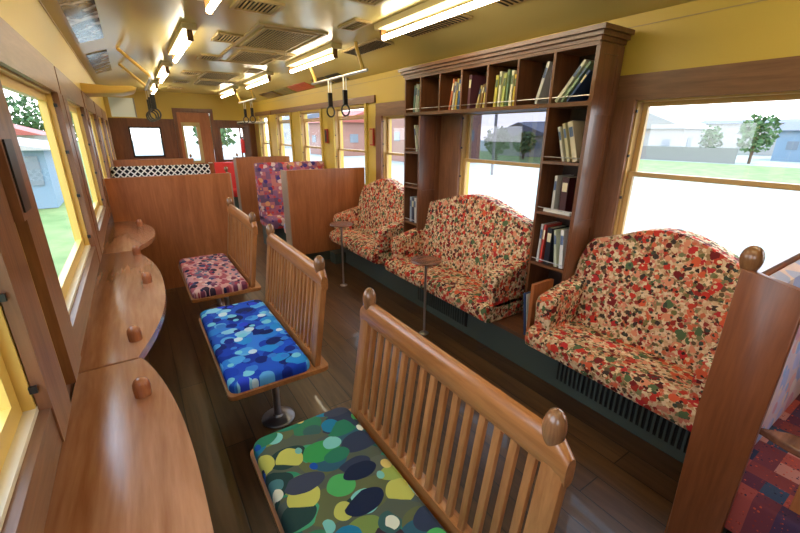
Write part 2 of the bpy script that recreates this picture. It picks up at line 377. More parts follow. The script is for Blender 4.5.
def window(idx, side, y0, y1, z0, z1, mid=None, transom=None, tint=False):
    s = 1 if side == 'R' else -1
    face = XR if side == 'R' else XL; w_ = WR if side == 'R' else WL
    g = face + s*(.055 if side == 'L' else .07)
    root = structure('window_%d' % idx, (w_, (y0+y1)/2, z0))
    def L(p): return (p[0]-w_, p[1]-(y0+y1)/2, p[2]-z0)
    cw = .16 if side == 'L' else .135
    far = transom is not None
    fm = M_FRAME if side == 'L' else M_RAIL
    zb = z0-.10 if side == 'L' else z0-.04
    m = MB()
    # thick trim boards round the opening
    if far: m.box(L((face-.004, y0-.26, z1+.02)), L((w_+s*.01, y1+.26, z1+.10)), .006)
    else: m.box(L((face, y0-cw, z1)), L((w_+s*.01, y1+cw, z1+.14)), .006)
    m.build('window_trim', W_TRIM, root)
    cv = .06 if far else cw
    for a, b in ((y0-cv, y0), (y1, y1+cv)):
        MB().box(L((face-s*.004, a, zb)), L((w_+s*.03, b, z1+(.02 if far else 0))), .006).build('window_trim', M_YEL if far else W_TRIMV, root)
    MB().box(L((face, y0, zb)), L((w_+s*.02, y1, z0)), .006).build('window_trim', W_TRIM, root)
    # sill and jamb lining
    MB().box(L((face+s*.02, y0, z0-.003)), L((g+s*.02, y1, z0+.012)), .003).build('window_sill', M_SILL if side == 'L' else M_RAIL, root)
    j = MB()
    j.box(L((face+s*.022, y0, z0)), L((g+s*.02, y0+.008, z1))); j.box(L((face+s*.022, y1-.008, z0)), L((g+s*.02, y1, z1)))
    j.box(L((face+s*.022, y0, z1-.01)), L((g+s*.02, y1, z1)))
    j.build('jamb_lining', fm, root, False)
    # sash frames
    def sash(za, zb_, gx, t=.035):
        q = MB()
        q.box(L((gx-s*.012, y0+.012, za)), L((gx+s*.012, y0+.012+t, zb_)), .003); q.box(L((gx-s*.012, y1-.012-t, za)), L((gx+s*.012, y1-.012, zb_)), .003)
        q.box(L((gx-s*.012, y0+.012+t, za)), L((gx+s*.012, y1-.012-t, za+t)), .003); q.box(L((gx-s*.012, y0+.012+t, zb_-t*.8)), L((gx+s*.012, y1-.012-t, zb_)), .003)
        q.build('window_frame', fm, root)
        return (gx, y0+.03, za+.01, zb_-.01)
    panes = []
    if mid:
        panes.append((sash(z0+.012, mid+.02, g-s*.012, .03), M_GLASS)); panes.append((sash(mid-.01, transom or z1-.01, g+s*.014, .03), M_TINT if tint else M_GLASS))
        if transom: panes.append((sash(transom+.005, z1-.01, g, .022), M_GLASS))
    else: panes.append((sash(z0+.012, z1-.01, g, .045), M_GLASS))
    for (gx, ya, za, zb_), mm in panes:
        MB().box(L((gx-.002, y0+.03, za)), L((gx+.002, y1-.03, zb_))).build('window_pane', mm, root, False)
    # little latches up the jamb
    for k in range(4):
        zz = z0+.06+k*(z1-z0-.12)/3
        MB().box(L((face+s*.008, y1-.014, zz-.008)), L((face+s*.022, y1-.006, zz+.008)), .003).build('latch', M_BLACK, root)
    return root
n = 0
for i, (a, b) in enumerate(LW):
    n += 1; window(n, 'L', a, b, *LZ)
for i, (a, b) in enumerate(RW):
    n += 1; z0, z1 = rz_(i)
    window(n, 'R', a, b, z0, z1, 1.37, 1.80 if i > 3 else None, i == 2)

# far end wall (cab wall) with two windows and a door
EY = Y1
xs = [(-.39, .03, 0, 2.5), (.03, .60, 0, 1.10), (.03, .60, 1.70, 2.5), (.60, .88, 0, 2.5), (.88, 1.62, 2.0, 2.5), (1.62, 1.72, 0, 2.5),
      (1.72, 2.26, 0, .98), (1.72, 2.26, 1.72, 2.5), (2.26, 2.64, 0, 2.5)]
lo = MB(); hi = MB()
for a, b, z0, z1 in xs:
    if z0 < 1.86: lo.box((a, EY, z0), (b, EY+.06, min(z1, 1.86)))
    if z1 > 1.86: hi.box((a, EY, max(z0, 1.86)), (b, EY+.06, z1))
lo.build('wall_far', W_CASE, None, False, kind='structure'); hi.build('wall_far_upper', M_YEL, None, False, kind='structure')
for q, (a, b, z0, z1) in enumerate(((.03, .60, 1.10, 1.70), (1.72, 2.26, .98, 1.72))):
    root = structure('window_%d' % (n+1+q), ((a+b)/2, EY, z0)); cx = (a+b)/2
    fr = MB(); h = z1-z0
    for bx in (((a-cx, -.015, 0), (a-cx+.03, .05, h)), ((b-cx-.03, -.015, 0), (b-cx, .05, h)), ((a-cx, -.015, 0), (b-cx, .05, .03)), ((a-cx, -.015, h-.03), (b-cx, .05, h))): fr.box(*bx, bev=.004)
    if q: fr.box((.17, -.012, 0), (.20, .04, h), .004)
    fr.build('window_frame', M_DARK if q == 0 else W_CASE, root)
    MB().box((a-cx+.02, .02, .02), (b-cx-.02, .024, h-.02)).build('window_pane', M_GLASS, root, False)
# wooden frame round the cab door + door leaf
MB().box((.86, EY-.03, 0), (.93, EY, 2.0), .005).box((1.57, EY-.03, 0), (1.64, EY, 2.0), .005).box((.86, EY-.032, 2.0), (1.64, EY, 2.08), .005).build('trim_3', W_CASE, None, True, kind='structure')
dr = structure('door_1', (1.25, EY+.02, 0))
m = MB()
for bx in (((-.32, 0, 0), (.32, .04, 1.0)), ((-.32, 0, 1.72), (.32, .04, 2.0)), ((-.32, 0, 1.0), (-.25, .04, 1.72)), ((.03, 0, 1.0), (.32, .04, 1.72))): m.box(*bx, bev=.003)
m.build('door_leaf', W_PANEL, dr)
m = MB()
for bx in (((-.26, -.012, .99), (-.22, .03, 1.76)), ((.04, -.012, .99), (.10, .03, 1.76)), ((-.26, -.012, 1.72), (.10, .03, 1.80)), ((-.26, -.012, .95), (.10, .03, 1.0))): m.box(*bx, bev=.004)
m.build('pane_frame', flat('cream_door_frame', (190, 165, 110), .4), dr)
MB().box((-.24, .015, .99), (.05, .019, 1.73)).build('door_pane', M_GLASS, dr, False)
MB().tube([(.24, 0, .95), (.24, -.05, .95), (.16, -.05, .95)], .01).build('door_handle', M_CHROME, dr)

# base plinth along the right wall that the sofas stand on
pl = thing('seat_plinth', 'long dark green plinth with a brown wooden deck under the floral sofas', 'plinth', (2.3, 2.49, 0))
MB().box((-.20, -2.12, 0), (.24, 2.11, .245), .004).build('plinth_body', M_KICK, pl)
MB().box((-.24, -2.12, .245), (.24, 2.11, .275), .006).build('deck', W_CASEH, pl)
MB().box((-.35, 1.95, 0), (.24, 2.11, .14), .004).build('plinth_end', M_KICK, pl)
for (a, b) in ((-2.02, -1.22), (-.35, .35)):
    g = MB().box((-.208, a, .07), (-.2, b, .225), .002).build('vent_grille', M_BLACK, pl)
    s_ = MB(); k = a+.02
    while k < b-.01:
        s_.box((-.216, k, .075), (-.206, k+.012, .22)); k += .03
    s_.build('slats', M_KICK, g, False)

# ---------------------------------------------------------------- sofas
def sofa(y0, y1, label, far_arm=True, near_arm=True):
    cy = (y0+y1)/2; W = y1-y0; h = W/2
    t = thing('sofa', label, 'sofa', (2.25, cy, .276), 0, None)
    # seat cushion: bulging front
    pts = []
    N = 14
    prof = [(-.29, .012), (-.315, .03), (-.325, .07), (-.315, .115), (-.28, .145), (-.2, .158), (0, .15), (.16, .14), (.16, 0), (-.25, 0)]
    MB().prism(prof, lambda u, v, hh: (u, hh, v), -h+.004, h-.004, .018, 3).build('seat_cushion', M_FLORAL, t)
    # camel backrest
    bh = h-.02; pts = []
    top = []
    for i in range(33):
        yy = -bh + 2*bh*i/32; u = abs(yy)/bh
        z = .685 + .135*(.5+.5*math.cos(PI*min(1, u/.95)))**.8
        if u > .86: z -= .15*((u-.86)/.14)**2.2
        top.append((yy, z))
    pts = [(-bh, .06)] + top + [(bh, .06)]
    def fn(u, v, hh): return (.02 + hh + .18*(v-.1)/.75*.9, u, v)
    MB().prism(pts, fn, 0, .115, .03, 4).build('backrest', M_FLORAL, t)
    # sloping arms
    for s, on in ((-1, near_arm), (1, far_arm)):
        if not on: continue
        arm = [(-.24, .10), (-.255, .30), (-.235, .345), (-.20, .36), (.10, .43), (.14, .10)]
        a, b = sorted((s*(h-.004), s*(h-.125)))
        MB().prism(arm, lambda u, v, hh: (u, hh, v), a, b, .018, 3).build('armrest', M_FLORAL, t)
    return t
sofa(.42, 1.44, 'nearest floral sofa with red and green blossoms, between the bookcase and the wooden seat end')
sofa(1.79, 3.19, 'widest floral sofa, standing under the bookcase between its two columns')
sofa(3.42, 4.56, 'farthest floral sofa, beyond the bookcase and against the tall brown partition')

# ---------------------------------------------------------------- transverse partitions and seats
def egg_prof(r, h):
    P = [(r*.42, 0)]
    for k in range(1, 14):
        a = PI*(.16+.84*k/14); P.append((r*math.sin(a)*(.90-.10*math.cos(a)), h*(1-math.cos(a))/2))
    P.append((0, h)); return P
def partition(x0, x1, y, label, edge_side, ztop=1.185, z0=0, knob=True):
    """wooden seat-back panel across the car; edge_side: +1 aisle edge at x1, -1 at x0"""
    t = thing('seat_partition', label, 'partition', ((x0+x1)/2, y, 0)); h = (x1-x0)/2
    MB().box((-h+(.0125 if edge_side < 0 else 0), 0, z0), (h-(.0125 if edge_side > 0 else 0), .03, ztop), .004).build('panel', W_PANEL, t)
    e = h*edge_side
    MB().box((e-.012 if edge_side > 0 else e-.0, .0, z0), (e if edge_side > 0 else e+.012, .20, ztop-.004), .004).build('end_panel', M_PANELEDGE, t)
    if knob:
        MB().lathe(egg_prof(.022, .06), (e-edge_side*.04, .015, ztop+.01)).build('knob', W_KNOB, t)
    return t
partition(WL+.02, .86, PY, 'tall brown wooden partition closing off the window counter on the left', 1)
partition(1.46, WR-.02, PY, 'tall brown wooden partition at the end of the farthest floral sofa', -1, z0=.14)
partition(WL+.02, .86, 7.6, 'brown wooden partition behind the black and white checkered seat', 1)
partition(1.52, WR-.02, 7.6, 'brown wooden partition behind the purple patterned seat', -1)

def box_seat(x0, x1, y, d, m, label, ztop=1.15, base=M_KICK, head=None, slope=.10):
    """bench seat across the car; d=-1 faces the camera, +1 faces away"""
    t = thing('bench_seat', label, 'seat', ((x0+x1)/2, y, 0)); h = (x1-x0)/2
    prof = [(0, .38), (0, ztop-.02), (.03, ztop), (.08, ztop-.01), (.14+slope, .45), (.14+slope, .38)]
    MB().prism(prof, lambda u, v, hh: (hh, d*u, v), -h, h, .02, 3).build('backrest', m, t)
    prof = [(.02, .30), (.02, .45), (.45, .46), (.52, .44), (.54, .38), (.52, .31)]
    MB().prism(prof, lambda u, v, hh: (hh, d*u, v), -h, h, .02, 3).build('seat_cushion', m, t)
    MB().box((-h+.02, d*.03, 0), (h-.02, d*.44, .30), .005).build('base', base, t)
    return t
box_seat(WL+.03, .84, 5.95, -1, M_LATTICE, 'seat upholstered in black and white lattice fabric facing the camera', 1.20)
box_seat(WL+.03, .80, PY+.045, 1, M_PURPLE, 'purple seat backing onto the left partition, facing the rear cab', 1.12)
box_seat(1.44, WR-.03, 6.0, -1, M_PURPLE, 'purple and red patchwork seat standing beyond the right partition', 1.19)
box_seat(1.55, WR-.03, PY+.045, 1, M_PINKBACK, 'pink seat backing onto the right partition', 1.12)
box_seat(1.42, 2.44, 9.35, -1, M_RED, 'bright red vinyl seat by the cab wall at the far end', 1.0)
box_seat(WL+.03, .80, 9.3, -1, M_RED, 'red vinyl seat behind the left partitions under the cab window', 1.0)

# the wooden seat end in the right foreground
t = thing('seat_end', 'foreground wooden seat back with rounded end panel and round knob beside the nearest sofa', 'seat', (1.5, .29, 0))
# end panel facing the aisle, bowed outline
pts = [(-.085, .10), (-.083, .70), (-.085, 1.19), (-.05, 1.196), (.0, 1.206), (.06, 1.222), (.075, 1.22), (.078, .7), (.06, .10)]
MB().prism(pts, lambda u, v, hh: (hh, u, v), -.012, .016, .008, 3).build('end_panel', wood('wood_seat_end', (112, 60, 32), (148, 86, 50), 'Z', .36), t)
MB().box((.016, .045, .1), (1.0, .07, 1.19), .006).build('back_panel', W_PANEL, t)
MB().box((.017, .042, 1.19), (1.0, .072, 1.202), .004).build('top_rail', W_CASE, t)
MB().lathe(egg_prof(.032, .092), (.01, .062, 1.20), 24).build('knob', W_KNOB, t)
MB().box((-.005, -.05, 0), (.9, .06, .10), .004).build('foot', M_KICK, t)
prof = [(.009, .46), (.009, 1.17), (-.012, 1.195), (-.05, 1.18), (-.075, .5), (-.075, .46)]
MB().prism(prof, lambda u, v, hh: (hh, .035+u, v), .02, .98, .015, 3).build('backrest', M_PINKBACK, t)
prof = [(.09, .28), (.09, .46), (-.42, .46), (-.48, .43), (-.48, .30)]
MB().prism(prof, lambda u, v, hh: (hh, -.06+u, v), .022, .98, .015, 3).build('seat_cushion', M_PATCH, t)
pts = [(.0, 0), (.05, -.06), (.085, -.16), (.09, -.30), (.075, -.42), (.0, -.46), (-.03, -.42), (-.035, -.2), (-.025, -.08)]
ar = MB().prism(pts, lambda u, v, hh: (.06+u, -.07+v, hh), .675, .70, .008, 3).build('armrest', W_TABLE, t)
MB().box((.07, -.42, .465), (.10, -.20, .675), .005).build('arm_support', W_PANEL, t)

# ---------------------------------------------------------------- window counters
def counter(y0, y1, xe, xm, label, back=-.305, pe=2.0):
    cy = (y0+y1)/2; t = thing('window_counter', label, 'counter', (back, cy, .735)); h = (y1-y0)/2
    pts = [(0, -h), (0, h)]
    for i in range(0, 29):
        u = 1-2*i/28; pts.append((xe-back+(xm-xe)*(1-abs(u)**pe), u*h))
    MB().prism(pts, lambda u, v, hh: (u, v, hh), 0, .035, .006, 3).build('counter_top', W_COUNTER, t)
    MB().box((0.0, -h+.05, -.05), (.03, h-.05, 0), .003).build('cleat', W_LOW, t)
    for s in (-1, 1):
        MB().prism([(0, 0), (.17, 0), (.17, -.02), (.03, -.16), (0, -.16)], lambda u, v, hh: (u, hh, v), s*(h-.2)-.012, s*(h-.2)+.012, .003).build('bracket', M_STEEL, t)
    return t
counter(-.12, 1.655, -.10, .008, 'nearest curved wooden counter under the left windows, filling the lower left corner', pe=2.6)
counter(1.665, 3.40, -.115, .028, 'middle curved wooden counter under the left windows', pe=2.3)
counter(3.41, PY-.004, -.13, .055, 'farthest curved wooden counter, ending at the brown partition', pe=2.2)
kn = [(-.105, 1.385, 'rounded wooden peg standing on the nearest counter'), (-.12, 1.83, 'rounded wooden peg at the near end of the middle counter'),
      (-.05, 2.58, 'rounded wooden peg halfway along the middle counter, by its bulging edge'), (-.09, 3.27, 'rounded wooden peg at the far end of the middle counter'),
      (-.05, 4.25, 'small wooden peg on the farthest counter, near the partition')]
for i, (x, y, lb) in enumerate(kn):
    if i == 4: y = 4.30
    o = MB().lathe([(.025, 0), (.026, .032), (.0245, .045), (.019, .056), (.010, .062), (0, .064)], (0,0,0), 24).build('counter_peg', wood('peg_wood', (150, 84, 48), (196, 122, 76), 'Z', .2, 2, .6) if i == 0 else bpy.data.materials['peg_wood'])
    o.location = (x, y, .7702); tag(o, lb, 'peg', 'pegs on the window counters')

# ---------------------------------------------------------------- slatted benches
def bench(y0, fab, label, L=.97):
    cy = y0+L/2; h = L/2; t = thing('slatted_bench', label, 'bench', (.43, cy, 0))
    zs = .43
    # board
    def rr(x0, x1, ya, yb, r, n=5):
        P = []
        for cx_, cy_, a0 in ((x1-r, yb-r, 0), (x0+r, yb-r, 90), (x0+r, ya+r, 180), (x1-r, ya+r, 270)):
            for k in range(n+1):
                a = math.radians(a0+90*k/n); P.append((cx_+r*math.cos(a), cy_+r*math.sin(a)))
        return P
    board = rr(-.245, .27, -h-.025, h+.025, .03)
    MB().prism(board, lambda u, v, hh: (u-.0*(v), v, hh), zs-.045, zs-.02, .006, 2).build('seat_board', W_BENCH, t)
    # cushion
    c = MB(); cu = rr(-.235, .175, -h-.012, h+.012, .045, 6)
    lv = [(.0, .985), (.012, 1.0), (.034, 1.0), (.046, .985), (.054, .95), (.058, .88)]
    rings = []
    for z, s_ in lv: rings.append([c.bm.verts.new(((u+.03)*(1-(1-s_)*1.2)-.03, v*(1-(1-s_)*.5), zs-.02+z)) for u, v in cu])
    for a, b in zip(rings, rings[1:]):
        for i in range(len(a)): c.bm.faces.new((a[i], a[(i+1) % len(a)], b[(i+1) % len(a)], b[i]))
    c.bm.faces.new(rings[0][::-1]); c.bm.faces.new(rings[-1])
    c.build('seat_cushion', fab, t)
    # backrest, leaning out over the aisle
    zb, zt = zs-.02, .935; lean = .075
    def bx(z): return .195+lean*(z-zb)/(zt-zb)
    def leanbox(m, ya, yb, za, zb_, th=.026, bev=.006, off=0):
        vs = []
        q = [(bx(za)+off, za), (bx(za)+th+off, za), (bx(zb_)+th+off, zb_), (bx(zb_)+off, zb_)]
        m.prism(q, lambda u, v, hh: (u, hh, v), ya, yb, bev, 2)
    for s_ in (-1, 1):
        m = MB(); a, b = sorted((s_*h, s_*(h-.062))); leanbox(m, a, b, zb, zt-.035, .034, .008, -.004); m.build('upright', W_BENCHV, t)
    # top rail, rounded, dropping a little at both ends
    m = MB(); N = 24; rings = []
    for i in range(N+1):
        yy = -h-.004+(2*h+.008)*i/N; e = max(0, abs(yy)/h-.93)/.07
        zc = zt-.035-.022*e*e; hh = .052-.010*e*e; th = .024-.004*e*e
        x = bx(zc)+.013
        rings.append([m.bm.verts.new((x+th*math.copysign(abs(math.cos(a))**.7, math.cos(a)), yy, zc+hh*math.copysign(abs(math.sin(a))**.8, math.sin(a)))) for a in [2*PI*k/14 for k in range(14)]])
    for a, b in zip(rings, rings[1:]):
        for k in range(14): m.bm.faces.new((a[k], a[(k+1) % 14], b[(k+1) % 14], b[k]))
    m.bm.faces.new(rings[0][::-1]); m.bm.faces.new(rings[-1]); m.build('top_rail', W_BENCH, t)
    m = MB(); leanbox(m, -h+.06, h-.06, zb, zb+.05, .028); m.build('bottom_rail', W_BENCH, t)
    ns = 15
    for k in range(ns):
        yy = -h+.062+(2*h-.124)*(k+.5)/ns
        m = MB(); leanbox(m, yy-.012, yy+.012, zb+.045, zt-.075, .018, .004, .004); m.build('slat', W_BENCHV, t)
    for s_ in (-1, 1):
        zk = zt-.03
        MB().lathe(egg_prof(.031, .108), (bx(zk)+.008, s_*(h-.05), zk), 24).build('knob', W_KNOB, t)
    for s_ in (-1, 1):
        lg = MB().lathe([(.024, .02), (.022, .03), (.02, .05), (.02, zs-.06), (.045, zs-.05), (.045, zs-.045)], (.03, s_*(h-.23), 0), 20).build('leg', M_CHROME, t)
        MB().lathe([(.095, 0), (.095, .006), (.085, .014), (.03, .022), (.024, .03)], (.03, s_*(h-.23), 0), 28).build('foot_plate', M_STEEL, lg)
    return t
bench(.362, M_GREEN, 'nearest slatted wooden bench with a green and yellow patterned cushion')
bench(1.755, M_BLUE, 'slatted wooden bench with a bright blue patterned cushion')
bench(3.11, M_PINK, 'farthest slatted wooden bench, with a pink oval patterned cushion')

# ---------------------------------------------------------------- small round tables
for x, y, z, r, lb in ((1.81, 2.35, .655, .125, 'small round brown table on a thin chrome pole before the widest sofa'),
                       (1.72, 3.72, .70, .125, 'small round brown table on a thin chrome pole before the farthest sofa')):
    t = thing('pedestal_table', lb, 'table', (x, y, 0))
    MB().lathe([(r-.02, -.022), (r-.004, -.016), (r, -.008), (r-.004, 0), (0, 0)], (0, 0, z), 36).build('table_top', W_TABLE, t)
    MB().lathe([(.010, .01), (.010, z-.05), (.04, z-.028), (.045, z-.022)], (0, 0, 0), 16).build('pole', M_CHROME, t)
    MB().lathe([(.04, 0), (.04, .005), (.02, .012), (.010, .014)], (0, 0, 0), 20).build('base', M_CHROME, t)

# ---------------------------------------------------------------- bookcase
BX0, BX1 = 2.25, XR-.006
bc = thing('bookcase', 'dark wooden bookcase arching over the window, with a row of cubbies and two columns', 'bookcase', (BX0, 2.38, .276))
O = Vector((BX0, 2.38, .276))
def bb(m, a, b, bev=.003): return m.box(Vector(a)-O, Vector(b)-O, bev)
cell_y = [1.42, 1.70, 1.98, 2.26, 2.54, 2.81, 3.08, 3.33]
ZR0, ZR1 = 1.775, 2.085
# columns' side panels
for ya, yb, nm in ((1.42, 1.438, 1), (1.70, 1.718, 0), (3.08, 3.098, 0), (3.312, 3.33, 0)):
    m = MB(); bb(m, (BX0, ya, .277), (BX1, yb, ZR0)); sp = m.build('side_panel', W_CASE, bc)
    if nm or abs(ya-3.08) < .01:     # raised frame on the panels that face the aisle end
        f_ = MB()
        yo = ya-.006
        for a, b in (((BX0, yo, .277), (BX0+.045, ya, ZR0)), ((BX1-.045, yo, .277), (BX1, ya, ZR0)), ((BX0+.045, yo, ZR0-.06), (BX1-.045, ya, ZR0)), ((BX0+.045, yo, 1.02), (BX1-.045, ya, 1.08)), ((BX0+.045, yo, .277), (BX1-.045, ya, .34))):
            bb(f_, a, b, .002)
        f_.build('panel_frame', W_CASE, sp)
# top row
m = MB(); bb(m, (BX0-.004, 1.42, ZR0-.012), (BX1, 3.33, ZR0+.014)); m.build('shelf', W_CASEH, bc)
m = MB(); bb(m, (BX0-.004, 1.42, ZR1-.012), (BX1, 3.33, ZR1+.010)); m.build('top_board', W_CASEH, bc)
for k, y in enumerate(cell_y):
    ya = y if k == 0 else (y-.018 if k == 7 else y-.008)
    m = MB(); bb(m, (BX0, ya, ZR0+.014), (BX1, ya+.018, ZR1-.012)); dv = m.build('divider' if 0 < k < 7 else 'end_panel', W_CASE, bc)
    if k == 0:
        f_ = MB(); yo = 1.414
        for a, b in (((BX0, yo, ZR0), (BX0+.05, 1.42, ZR1)), ((BX1-.05, yo, ZR0), (BX1, 1.42, ZR1)), ((BX0+.05, yo, ZR1-.05), (BX1-.05, 1.42, ZR1)), ((BX0+.05, yo, ZR0), (BX1-.05, 1.42, ZR0+.05))): bb(f_, a, b, .002)
        f_.build('panel_frame', W_CASE, dv)
m = MB(); bb(m, (BX1-.012, 1.43, ZR0), (BX1-.002, 3.32, ZR1)); m.build('back_panel', W_BACK, bc)
for a, b in ((1.438, 1.70), (3.098, 3.312)):
    m = MB(); bb(m, (BX1-.012, a, .28), (BX1-.002, b, ZR0-.012)); m.build('back_panel', W_BACK, bc)
# crown moulding
cr = [(.0, 0), (.012, 0), (.014, .022), (.032, .03), (.036, .05), (.055, .058), (.055, .075), (.0, .075)]
pr = []
for k, (ofs, z) in enumerate(cr[:-1]): pass
m = MB()
for z0, z1, o_ in ((0, .022, .012), (.022, .045, .03), (.045, .07, .048)):
    bb(m, (BX0-o_, 1.42-o_, ZR1+.010+z0), (BX1, 3.33+o_, ZR1+.010+z1), .004)
m.build('crown_moulding', W_CASEH, bc)
col_z = [.277, .74, 1.10, 1.43, ZR0]
for a, b in ((1.438, 1.70), (3.098, 3.312)):
    for z in col_z[1:4]:
        m = MB(); bb(m, (BX0-.002, a, z-.009), (BX1-.012, b, z+.009)); m.build('shelf', W_CASEH, bc)
        m = MB(); m.tube([Vector((BX0+.008, a, z+.035))-O, Vector((BX0+.008, b, z+.035))-O], .0035, 8); m.build('guard_rod', M_CHROME, bc)
for k in range(7):
    a, b = cell_y[k]+.01, cell_y[k+1]-.008
    m = MB(); m.tube([Vector((BX0+.008, a, ZR0+.045))-O, Vector((BX0+.008, b, ZR0+.045))-O], .0035, 8); m.build('guard_rod', M_CHROME, bc)
# low magazine box panel between the sofas
t = thing('magazine_divider', 'low upright wooden panel holding magazines between the nearest and widest sofas', 'divider', (2.14, 1.50, .276))
MB().box((-.10, -.012, 0), (.10, .012, .40), .004).build('panel', W_PANEL, t)

# ---------------------------------------------------------------- books
PAGE = flat('book_pages', (226, 220, 200), .8)
def book_mat(c):
    k = 'cover_%d_%d_%d' % c
    return bpy.data.materials.get(k) or flat(k, c, .4)
def book(y, z, w_, h, d, lean, c, label, group, x=BX0+.02, deco=None):
    """book on a shelf: w_ thickness along y, h height, d depth; lean in degrees (+ tilts its top towards larger y)"""
    t = thing('book', label, 'book', (x, y, z+.0005), 0, group)
    a = math.radians(lean)
    t.rotation_euler = (-a, 0, 0)
    cov = MB(); ct = .0025
    cov.box((0, 0, 0), (.003, w_, h), .0008, 1); cov.box((0, 0, 0), (d, ct, h)); cov.box((0, w_-ct, 0), (d, w_, h))
    co = cov.build('cover', book_mat(c), t, False)
    MB().box((.003, ct, .003), (d-.004, w_-ct, h-.003)).build('pages', PAGE, t, False)
    if deco:
        MB().box((-.0008, w_*.15, h*.62), (.0002, w_*.85, h*.86)).build('spine_label', book_mat(deco), co, False)
    return t
G = 'books in the bookcase'
z = ZR0+.0145
top = [  # cell from the right = 0 (nearest). list of (offset, width, height, lean, colour, label bit)
  (0, [(.03, .022, .25, 42, (226, 226, 216), 'white'), (.065, .02, .26, 40, (150, 178, 150), 'pale green'), (.10, .018, .25, 38, (52, 72, 130), 'blue')]),
]
def row(cell, items, where, zz=z, lo=None, hi=None):
    ya = (cell_y[cell]+.012) if lo is None else lo; 
    for i, (off, w_, h, lean, c, nm) in enumerate(items):
        deco = (235, 225, 190) if sum(c) < 400 else (90, 110, 150)
        book(ya+off, zz, w_, h, .17, lean, c, nm+' '+where, G, deco=deco)
# cell 0: nearest cubby; books lean against its near (small y) side in the photo
def lean_row(ys, zz, items, where):
    for (y, w_, h, lean, c, nm) in items:
        book(y, zz + (w_*math.sin(math.radians(abs(lean))) if lean > 0 else 0), w_, h, .17, lean, c, nm+' '+where, G, deco=(235, 225, 190) if sum(c) < 400 else (90, 110, 150))
lean_row(0, z, [(1.665, .022, .27, -38, (226, 226, 212), 'large white book, flattest of those leaning in'),
                (1.625, .018, .255, -38, (150, 176, 150), 'pale green book, middle of those leaning in'),
                (1.588, .016, .20, -38, (60, 84, 140), 'blue book, steepest of those leaning in')], 'the nearest top cubby')
lean_row(0, z, [(1.815, .024, .25, -16, (214, 216, 220), 'tall grey-white book leaning in'), (1.717, .014, .22, 0, (170, 160, 190), 'thin lilac book upright in')], 'the second top cubby from the near end')
c4 = [(.028, .21, (214, 204, 96), 'mustard yellow'), (.022, .23, (232, 228, 206), 'cream'), (.026, .215, (196, 206, 120), 'lime yellow'), (.02, .235, (120, 150, 120), 'sage green'), (.024, .225, (238, 232, 200), 'ivory'), (.018, .20, (222, 190, 70), 'golden'), ]
y = 2.485
for i, (w_, h, c, nm) in enumerate(reversed(c4)):
    pass
y = 1.98+.028
for i, (w_, h, c, nm) in enumerate(reversed(c4)):
    book(y, z, w_, h, .17, -3 if i % 2 else -1, c, nm+' book in the full middle cubby of the top row', G, deco=(90, 110, 80)); y += w_+.012
lean_row(0, z, [(2.295, .022, .17, -8, (216, 196, 110), 'short yellow book nearest the viewer in'), (2.332, .02, .165, -12, (150, 110, 60), 'short brown book in'),
                (2.370, .018, .16, -16, (222, 200, 140), 'short sand coloured book in'), (2.455, .03, .24, -3, (96, 52, 70), 'tall plum book in')], 'the cubby left of the full one, top row')
lean_row(0, z, [(2.579, .024, .22, -4, (60, 96, 150), 'blue book in'), (2.614, .02, .23, -6, (222, 190, 90), 'yellow book in'), (2.649, .022, .21, -8, (232, 226, 214), 'white book in'),
                (2.689, .022, .235, -12, (206, 110, 70), 'orange book in')], 'the third top cubby from the far end')
lean_row(0, z, [(3.14, .02, .22, -3, (196, 206, 186), 'pale green book in'), (3.172, .016, .24, -4, (226, 228, 220), 'white book in'), (3.20, .02, .23, -5, (120, 150, 140), 'teal book in')], 'the farthest top cubby')
# right column
zz = 1.43+.0095
lean_row(0, zz, [(1.465, .034, .245, 17, (224, 214, 190), 'cream patterned book on'), (1.515, .022, .235, 17, (214, 206, 170), 'beige book on'), (1.555, .018, .215, 17, (232, 228, 216), 'narrow white book on')], 'the highest shelf of the near column')
zz = 1.10+.0095
lean_row(0, zz, [(1.50, .05, .235, 0, (70, 30, 34), 'thick dark red book on'), (1.585, .022, .24, 0, (214, 214, 206), 'pale grey book on')], 'the second shelf of the near column')
t = thing('book', 'white book lying flat on the second shelf of the near column', 'book', (BX0+.015, 1.46, zz+.0005), 0, G)
MB().box((0, 0, 0), (.03, .20, .018), .002).build('cover', book_mat((230, 228, 220)), t, False)
zz = .74+.0095
lean_row(0, zz, [(1.46, .028, .26, 5, (232, 234, 236), 'white magazine on'), (1.505, .022, .25, 8, (206, 214, 190), 'white and green magazine on'), (1.57, .04, .255, 0, (30, 34, 46), 'thick black book on'),
                 (1.63, .02, .27, -2, (206, 70, 60), 'red magazine on'), (1.655, .018, .27, -2, (228, 228, 224), 'white booklet beside the red magazine on')], 'the third shelf of the near column')
# left column
lean_row(0, 1.43+.0095, [(3.14, .022, .24, 10, (214, 216, 196), 'pale book leaning on')], 'the highest shelf of the far column')
lean_row(0, .74+.0095, [(3.14, .022, .25, 2, (226, 226, 226), 'white booklet on'), (3.18, .03, .25, 0, (70, 76, 96), 'dark grey book on'), (3.225, .02, .25, 0, (190, 206, 220), 'pale blue booklet on')], 'the third shelf of the far column')
for y, c, nm in ((1.516, (220, 222, 216), 'white'), (1.538, (70, 96, 150), 'blue')):
    book(y, .2785, .012, .30, .16, 8, c, nm+' magazine leaning by the low wooden panel between sofas', 'magazines between the sofas', x=2.07)
MB().box((XR, 2.93, .9), (WR+.01, 3.085, 1.79), .003).build('trim_5', W_TRIMV, None, True, kind='structure')

